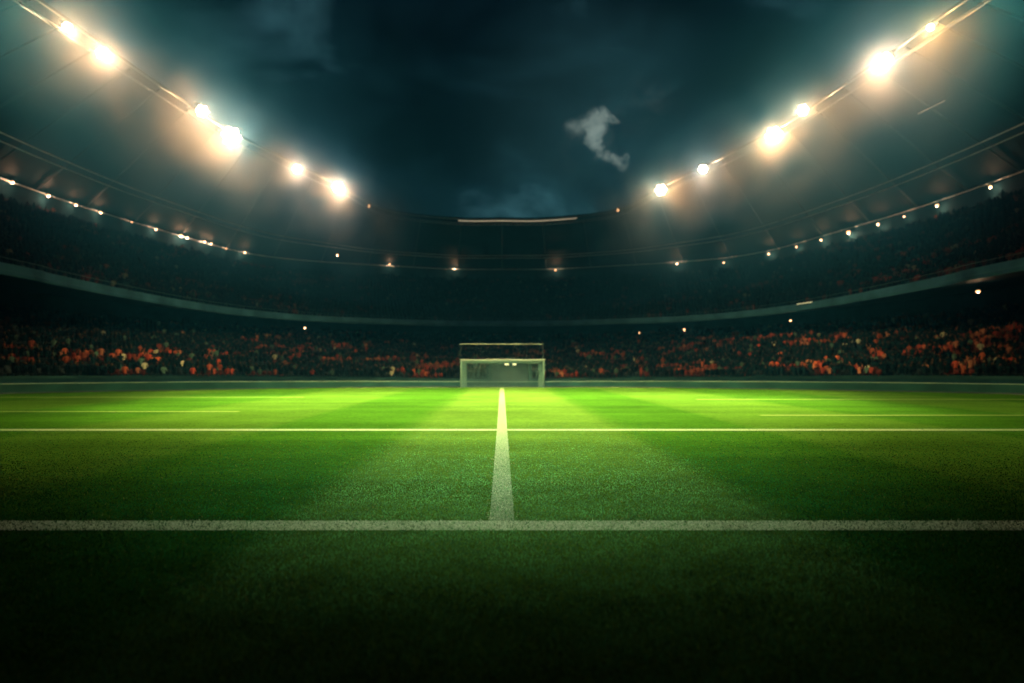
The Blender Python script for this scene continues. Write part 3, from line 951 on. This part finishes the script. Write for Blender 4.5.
# ------------------------------------------------------------------ night sky dome
def sky_mat():
    m, nt, out = new_mat("night_sky")
    N, L = nt.nodes.new, nt.links.new
    tc = N("ShaderNodeTexCoord")
    nrm = N("ShaderNodeVectorMath"); nrm.operation = 'NORMALIZE'
    L(tc.outputs["Object"], nrm.inputs[0])
    sep = N("ShaderNodeSeparateXYZ"); L(nrm.outputs[0], sep.inputs[0])
    # clouds
    mp = N("ShaderNodeMapping"); mp.inputs["Scale"].default_value = (1.0, 1.0, 1.9); mp.inputs["Location"].default_value = (0.35, 0.1, 0.2)
    L(nrm.outputs[0], mp.inputs["Vector"])
    n1 = N("ShaderNodeTexNoise"); n1.inputs["Scale"].default_value = 3.4; n1.inputs["Detail"].default_value = 7; n1.inputs["Roughness"].default_value = 0.52
    n1.inputs["Distortion"].default_value = 0.35
    L(mp.outputs[0], n1.inputs["Vector"])
    cr = N("ShaderNodeValToRGB")
    e = cr.color_ramp.elements
    e[0].position, e[0].color = 0.40, (0.0003, 0.0018, 0.0030, 1)
    e[1].position, e[1].color = 0.64, (0.026, 0.085, 0.115, 1)
    k = e.new(0.52); k.color = (0.0022, 0.0110, 0.0165, 1)
    L(n1.outputs["Fac"], cr.inputs["Fac"])
    # height gradient: darker overhead
    mr = N("ShaderNodeMapRange"); mr.inputs["From Min"].default_value, mr.inputs["From Max"].default_value = 0.12, 0.55
    mr.inputs["To Min"].default_value, mr.inputs["To Max"].default_value = 1.5, 0.45
    L(sep.outputs["Z"], mr.inputs["Value"])
    mm = N("ShaderNodeMix"); mm.data_type = 'RGBA'; mm.blend_type = 'MULTIPLY'; mm.inputs["Factor"].default_value = 1
    L(cr.outputs["Color"], mm.inputs["A"]); L(mr.outputs["Result"], mm.inputs["B"])
    # gap in the cloud with the moon behind it
    tgt = np.array(((599 - CX) / F, 1.0, (HY - 133) / F)); tgt /= np.linalg.norm(tgt)
    dist = N("ShaderNodeVectorMath"); dist.operation = 'DISTANCE'
    L(nrm.outputs[0], dist.inputs[0]); dist.inputs[1].default_value = tuple(tgt)
    n2 = N("ShaderNodeTexNoise"); n2.inputs["Scale"].default_value = 30; n2.inputs["Detail"].default_value = 4; n2.inputs["Roughness"].default_value = 0.6
    L(nrm.outputs[0], n2.inputs["Vector"])
    wob = N("ShaderNodeVectorMath"); wob.operation = 'MULTIPLY_ADD'
    L(n2.outputs["Color"], wob.inputs[0]); wob.inputs[1].default_value = (0.045, 0.045, 0.045)
    sh = N("ShaderNodeVectorMath"); sh.operation = 'SUBTRACT'; sh.inputs[1].default_value = (0.0225, 0.0225, 0.0225)
    L(nrm.outputs[0], sh.inputs[0]); L(sh.outputs[0], wob.inputs[2])
    tot = None
    for bx_, by_, br_, bw_ in ((578, 124, 17, .42), (589, 119, 15, .55), (600, 117, 11, .75), (611, 119, 7, .7), (594, 127, 13, .85), (593, 136, 11, .75), (598, 145, 10, .75),
                               (607, 152, 10, .7), (617, 157, 11, .95), (625, 155, 8, .5), (656, 92, 22, .06), (600, 135, 60, .16), (655, 95, 40, .18)):
        q = np.array(((bx_ - CX) / F, 1.0, (HY - by_) / F)); kk = np.linalg.norm(q); q /= kk
        dd = N("ShaderNodeVectorMath"); dd.operation = 'DISTANCE'
        L(wob.outputs[0], dd.inputs[0]); dd.inputs[1].default_value = tuple(q)
        mr_ = N("ShaderNodeMapRange"); mr_.interpolation_type = 'SMOOTHSTEP'
        mr_.inputs["From Min"].default_value, mr_.inputs["From Max"].default_value = 0.0, br_ / F * 1.25
        mr_.inputs["To Min"].default_value, mr_.inputs["To Max"].default_value = bw_, 0
        L(dd.outputs["Value"], mr_.inputs["Value"])
        if tot is None:
            tot = mr_.outputs["Result"]
        else:
            ad = N("ShaderNodeMath"); ad.operation = 'MAXIMUM'
            L(tot, ad.inputs[0]); L(mr_.outputs["Result"], ad.inputs[1]); tot = ad.outputs[0]
    pm = N("ShaderNodeMath"); pm.operation = 'MULTIPLY'
    r2 = N("ShaderNodeMapRange"); r2.interpolation_type = 'SMOOTHSTEP'
    r2.inputs["From Min"].default_value, r2.inputs["From Max"].default_value = 0.36, 0.60
    r2.inputs["To Min"].default_value, r2.inputs["To Max"].default_value = 0.55, 1.25
    n3 = N("ShaderNodeTexNoise"); n3.inputs["Scale"].default_value = 26; n3.inputs["Detail"].default_value = 6; n3.inputs["Roughness"].default_value = 0.6
    n3.inputs["Distortion"].default_value = 0.8
    L(nrm.outputs[0], n3.inputs["Vector"]); L(n3.outputs["Fac"], r2.inputs["Value"])
    er = N("ShaderNodeMath"); er.operation = 'MULTIPLY_ADD'; er.inputs[1].default_value = 2.0; L(n3.outputs["Fac"], er.inputs[0])
    eo = N("ShaderNodeMath"); eo.operation = 'SUBTRACT'; eo.inputs[1].default_value = 1.0; L(tot, eo.inputs[0]); L(eo.outputs[0], er.inputs[2])
    es = N("ShaderNodeMapRange"); es.interpolation_type = 'SMOOTHSTEP'
    es.inputs["From Min"].default_value, es.inputs["From Max"].default_value = -0.15, 1.35
    L(er.outputs[0], es.inputs["Value"])
    eg = N("ShaderNodeMapRange"); eg.interpolation_type = 'SMOOTHSTEP'
    eg.inputs["From Min"].default_value, eg.inputs["From Max"].default_value = 0.03, 0.5
    L(tot, eg.inputs["Value"])
    L(es.outputs["Result"], pm.inputs[0]); L(eg.outputs["Result"], pm.inputs[1])
    g2 = N("ShaderNodeMapRange"); g2.interpolation_type = 'SMOOTHSTEP'
    g2.inputs["From Min"].default_value, g2.inputs["From Max"].default_value = 0.0, 0.24
    g2.inputs["To Min"].default_value, g2.inputs["To Max"].default_value = 1, 0
    L(dist.outputs["Value"], g2.inputs["Value"])
    pm2 = N("ShaderNodeMath"); pm2.operation = 'MULTIPLY'
    L(g2.outputs["Result"], pm2.inputs[0]); L(n1.outputs["Fac"], pm2.inputs[1])
    c1 = N("ShaderNodeMix"); c1.data_type = 'RGBA'; c1.blend_type = 'ADD'
    c1.inputs["B"].default_value = (0.22, 0.28, 0.27, 1)
    L(mm.outputs["Result"], c1.inputs["A"]); L(pm.outputs[0], c1.inputs["Factor"])
    c2 = N("ShaderNodeMix"); c2.data_type = 'RGBA'; c2.blend_type = 'ADD'
    c2.inputs["B"].default_value = (0.022, 0.075, 0.095, 1)
    L(c1.outputs["Result"], c2.inputs["A"]); L(pm2.outputs[0], c2.inputs["Factor"])
    em = N("ShaderNodeEmission"); em.inputs["Strength"].default_value = SKY_GAIN
    L(c2.outputs["Result"], em.inputs["Color"])
    L(em.outputs[0], out.inputs["Surface"])
    try:
        m.cycles.emission_sampling = 'NONE'
    except Exception:
        pass
    return m


SKY_GAIN = 0.98
R = 330
v, f = [], []
nl, na = 28, 72
for i in range(nl + 1):
    e = -0.06 + (math.pi / 2 + 0.06) * i / nl
    for k in range(na):
        w = 2 * math.pi * k / na
        v.append((R * math.cos(e) * math.cos(w), R * math.cos(e) * math.sin(w), R * math.sin(e)))
for i in range(nl):
    for k in range(na):
        f.append((i * na + k, (i + 1) * na + k, (i + 1) * na + (k + 1) % na, i * na + (k + 1) % na))
sky = mesh_obj("sky", v, f, sky_mat(), smooth=True)
tag(sky, "dark teal night sky with drifting clouds", kind="structure")

# ------------------------------------------------------------------ world: night sky light and the haze in the air
HAZE = 0.00055
w = bpy.data.worlds.new("World")
scene.world = w
w.use_nodes = True
nt = w.node_tree
nt.nodes.clear()
out = nt.nodes.new("ShaderNodeOutputWorld")
bg = nt.nodes.new("ShaderNodeBackground")
st = nt.nodes.new("ShaderNodeTexSky")
st.sky_type = 'NISHITA'; st.sun_disc = False
st.sun_elevation = math.radians(-6); st.sun_rotation = math.radians(20)
nt.links.new(st.outputs[0], bg.inputs["Color"])
bg.inputs["Strength"].default_value = 0.05
nt.links.new(bg.outputs[0], out.inputs["Surface"])
vs = nt.nodes.new("ShaderNodeVolumeScatter")
vs.inputs["Color"].default_value = (0.06, 0.42, 1.0, 1)
vs.inputs["Density"].default_value = HAZE
vs.inputs["Anisotropy"].default_value = 0.7
nt.links.new(vs.outputs[0], out.inputs["Volume"])

# ------------------------------------------------------------------ mist hanging about the roof rim
MIST, MIST_R = 0.18, 2.6


def mist():
    ng = bpy.data.node_groups.new("mist_density", 'GeometryNodeTree')
    ng.interface.new_socket("Geometry", in_out='INPUT', socket_type='NodeSocketGeometry')
    ng.interface.new_socket("Geometry", in_out='OUTPUT', socket_type='NodeSocketGeometry')
    N, L = ng.nodes.new, ng.links.new

    def mth(op, a_=None, b_=None, c_=None, clamp=False):
        n_ = N("ShaderNodeMath"); n_.operation = op; n_.use_clamp = clamp
        for i_, q in enumerate((a_, b_, c_)):
            if q is None: continue
            if isinstance(q, (int, float)): n_.inputs[i_].default_value = q
            else: L(q, n_.inputs[i_])
        return n_.outputs[0]
    pos = N("GeometryNodeInputPosition")
    sp = N("ShaderNodeSeparateXYZ"); L(pos.outputs[0], sp.inputs[0])
    yy = mth('SUBTRACT', mth('MAXIMUM', sp.outputs["Y"], 48.0), 48.0)
    xl = mth('MULTIPLY_ADD', mth('MULTIPLY', yy, yy), 0.0047, mth('SUBTRACT', mth('ABSOLUTE', sp.outputs["X"]), 33.0))
    dz = mth('SUBTRACT', sp.outputs["Z"], 26.6)
    # mist reaches further below the rim, shaped to stretch the lamp halos downward
    dz = mth('MULTIPLY', dz, mth('ADD', 0.55, mth('MULTIPLY', mth('GREATER_THAN', dz, 0.0), 0.40)))
    r2 = mth('MULTIPLY_ADD', dz, dz, mth('MULTIPLY', xl, xl))
    core = mth('DIVIDE', MIST * MIST_R ** 2, mth('ADD', r2, MIST_R ** 2))
    fade = mth('SUBTRACT', 1.0, mth('DIVIDE', r2, 14.0 ** 2), clamp=True)
    yf = mth('MULTIPLY', mth('DIVIDE', mth('SUBTRACT', 112.0, sp.outputs["Y"]), 12.0, clamp=True), mth('DIVIDE', mth('SUBTRACT', sp.outputs["Y"], 41.0), 7.0, clamp=True))
    nz_ = N("ShaderNodeTexNoise"); nz_.inputs["Scale"].default_value = 0.19; nz_.inputs["Detail"].default_value = 4
    nz_.inputs["Distortion"].default_value = 0.4
    L(pos.outputs[0], nz_.inputs["Vector"])
    clump = mth('MULTIPLY', mth('SUBTRACT', nz_.outputs[0], 0.27), 3.7, clamp=False)
    clump = mth('MAXIMUM', clump, 0.10)
    dens = mth('MULTIPLY', mth('MULTIPLY', core, mth('MULTIPLY', fade, fade)), mth('MULTIPLY', yf, clump))
    vc = N("GeometryNodeVolumeCube")
    L(dens, vc.inputs["Density"])
    lo, hi = (-47, 40, 12), (47, 112, 41)
    vc.inputs["Min"].default_value, vc.inputs["Max"].default_value = lo, hi
    for k, nm in enumerate("XYZ"):
        vc.inputs["Resolution " + nm].default_value = int((hi[k] - lo[k]) / 1.3)
    m, nt_, out_ = new_mat("mist")
    v_ = nt_.nodes.new("ShaderNodeVolumePrincipled")
    v_.inputs["Color"].default_value = (0.9, 0.95, 0.95, 1)
    v_.inputs["Density"].default_value = 1.0
    v_.inputs["Anisotropy"].default_value = 0.3
    vi = nt_.nodes.new("ShaderNodeVolumeInfo")
    tint = nt_.nodes.new("ShaderNodeValToRGB")
    tint.color_ramp.elements[0].position, tint.color_ramp.elements[0].color = 0.010, (0.10, 0.46, 0.85, 1)
    tint.color_ramp.elements[1].position, tint.color_ramp.elements[1].color = 0.15, (1.0, 0.90, 0.80, 1)
    nt_.links.new(vi.outputs["Density"], tint.inputs["Fac"])  # halo colours put into the mist: teal where thin, warm where dense
    nt_.links.new(tint.outputs["Color"], v_.inputs["Color"])
    nt_.links.new(v_.outputs[0], out_.inputs["Volume"])
    sm = N("GeometryNodeSetMaterial"); sm.inputs["Material"].default_value = m
    L(vc.outputs[0], sm.inputs["Geometry"])
    go = N("NodeGroupOutput"); L(sm.outputs[0], go.inputs[0])
    N("NodeGroupInput")
    vd = bpy.data.volumes.new("mist")
    vd.materials.append(m)
    vd.render.step_size = 4.0
    o = bpy.data.objects.new("mist", vd)
    COL.objects.link(o)
    md = o.modifiers.new("density", 'NODES'); md.node_group = ng
    tag(o, "thin mist drifting about the floodlights on the roof rim", kind="stuff")
    return o


if MIST > 0:
    mist()

# ------------------------------------------------------------------ camera
cd = bpy.data.cameras.new("camera")
cam = bpy.data.objects.new("camera", cd)
COL.objects.link(cam)
cam.location = (0, 0, EYE)
cam.rotation_euler = (math.radians(90), 0, 0)
cd.sensor_width = 36
cd.lens = F * 36 / 1024
cd.shift_x = (512 - CX) / 1024
cd.shift_y = (HY - 341.5) / 1024
cd.clip_end = 2000
cd.dof.use_dof = True
cd.dof.focus_distance = 12
cd.dof.aperture_fstop = 0.48
scene.camera = cam

scene.view_settings.view_transform = 'Standard'
scene.view_settings.look = 'None'
scene.view_settings.exposure = 0
scene.view_settings.gamma = 1
scene.cycles.use_denoising = True
scene.cycles.volume_bounces = 0
scene.cycles.max_bounces = 4
scene.cycles.diffuse_bounces = 2
scene.cycles.use_light_tree = False
scene.cycles.use_adaptive_sampling = True
scene.cycles.adaptive_threshold = 0.03
scene.cycles.sample_clamp_indirect = 4
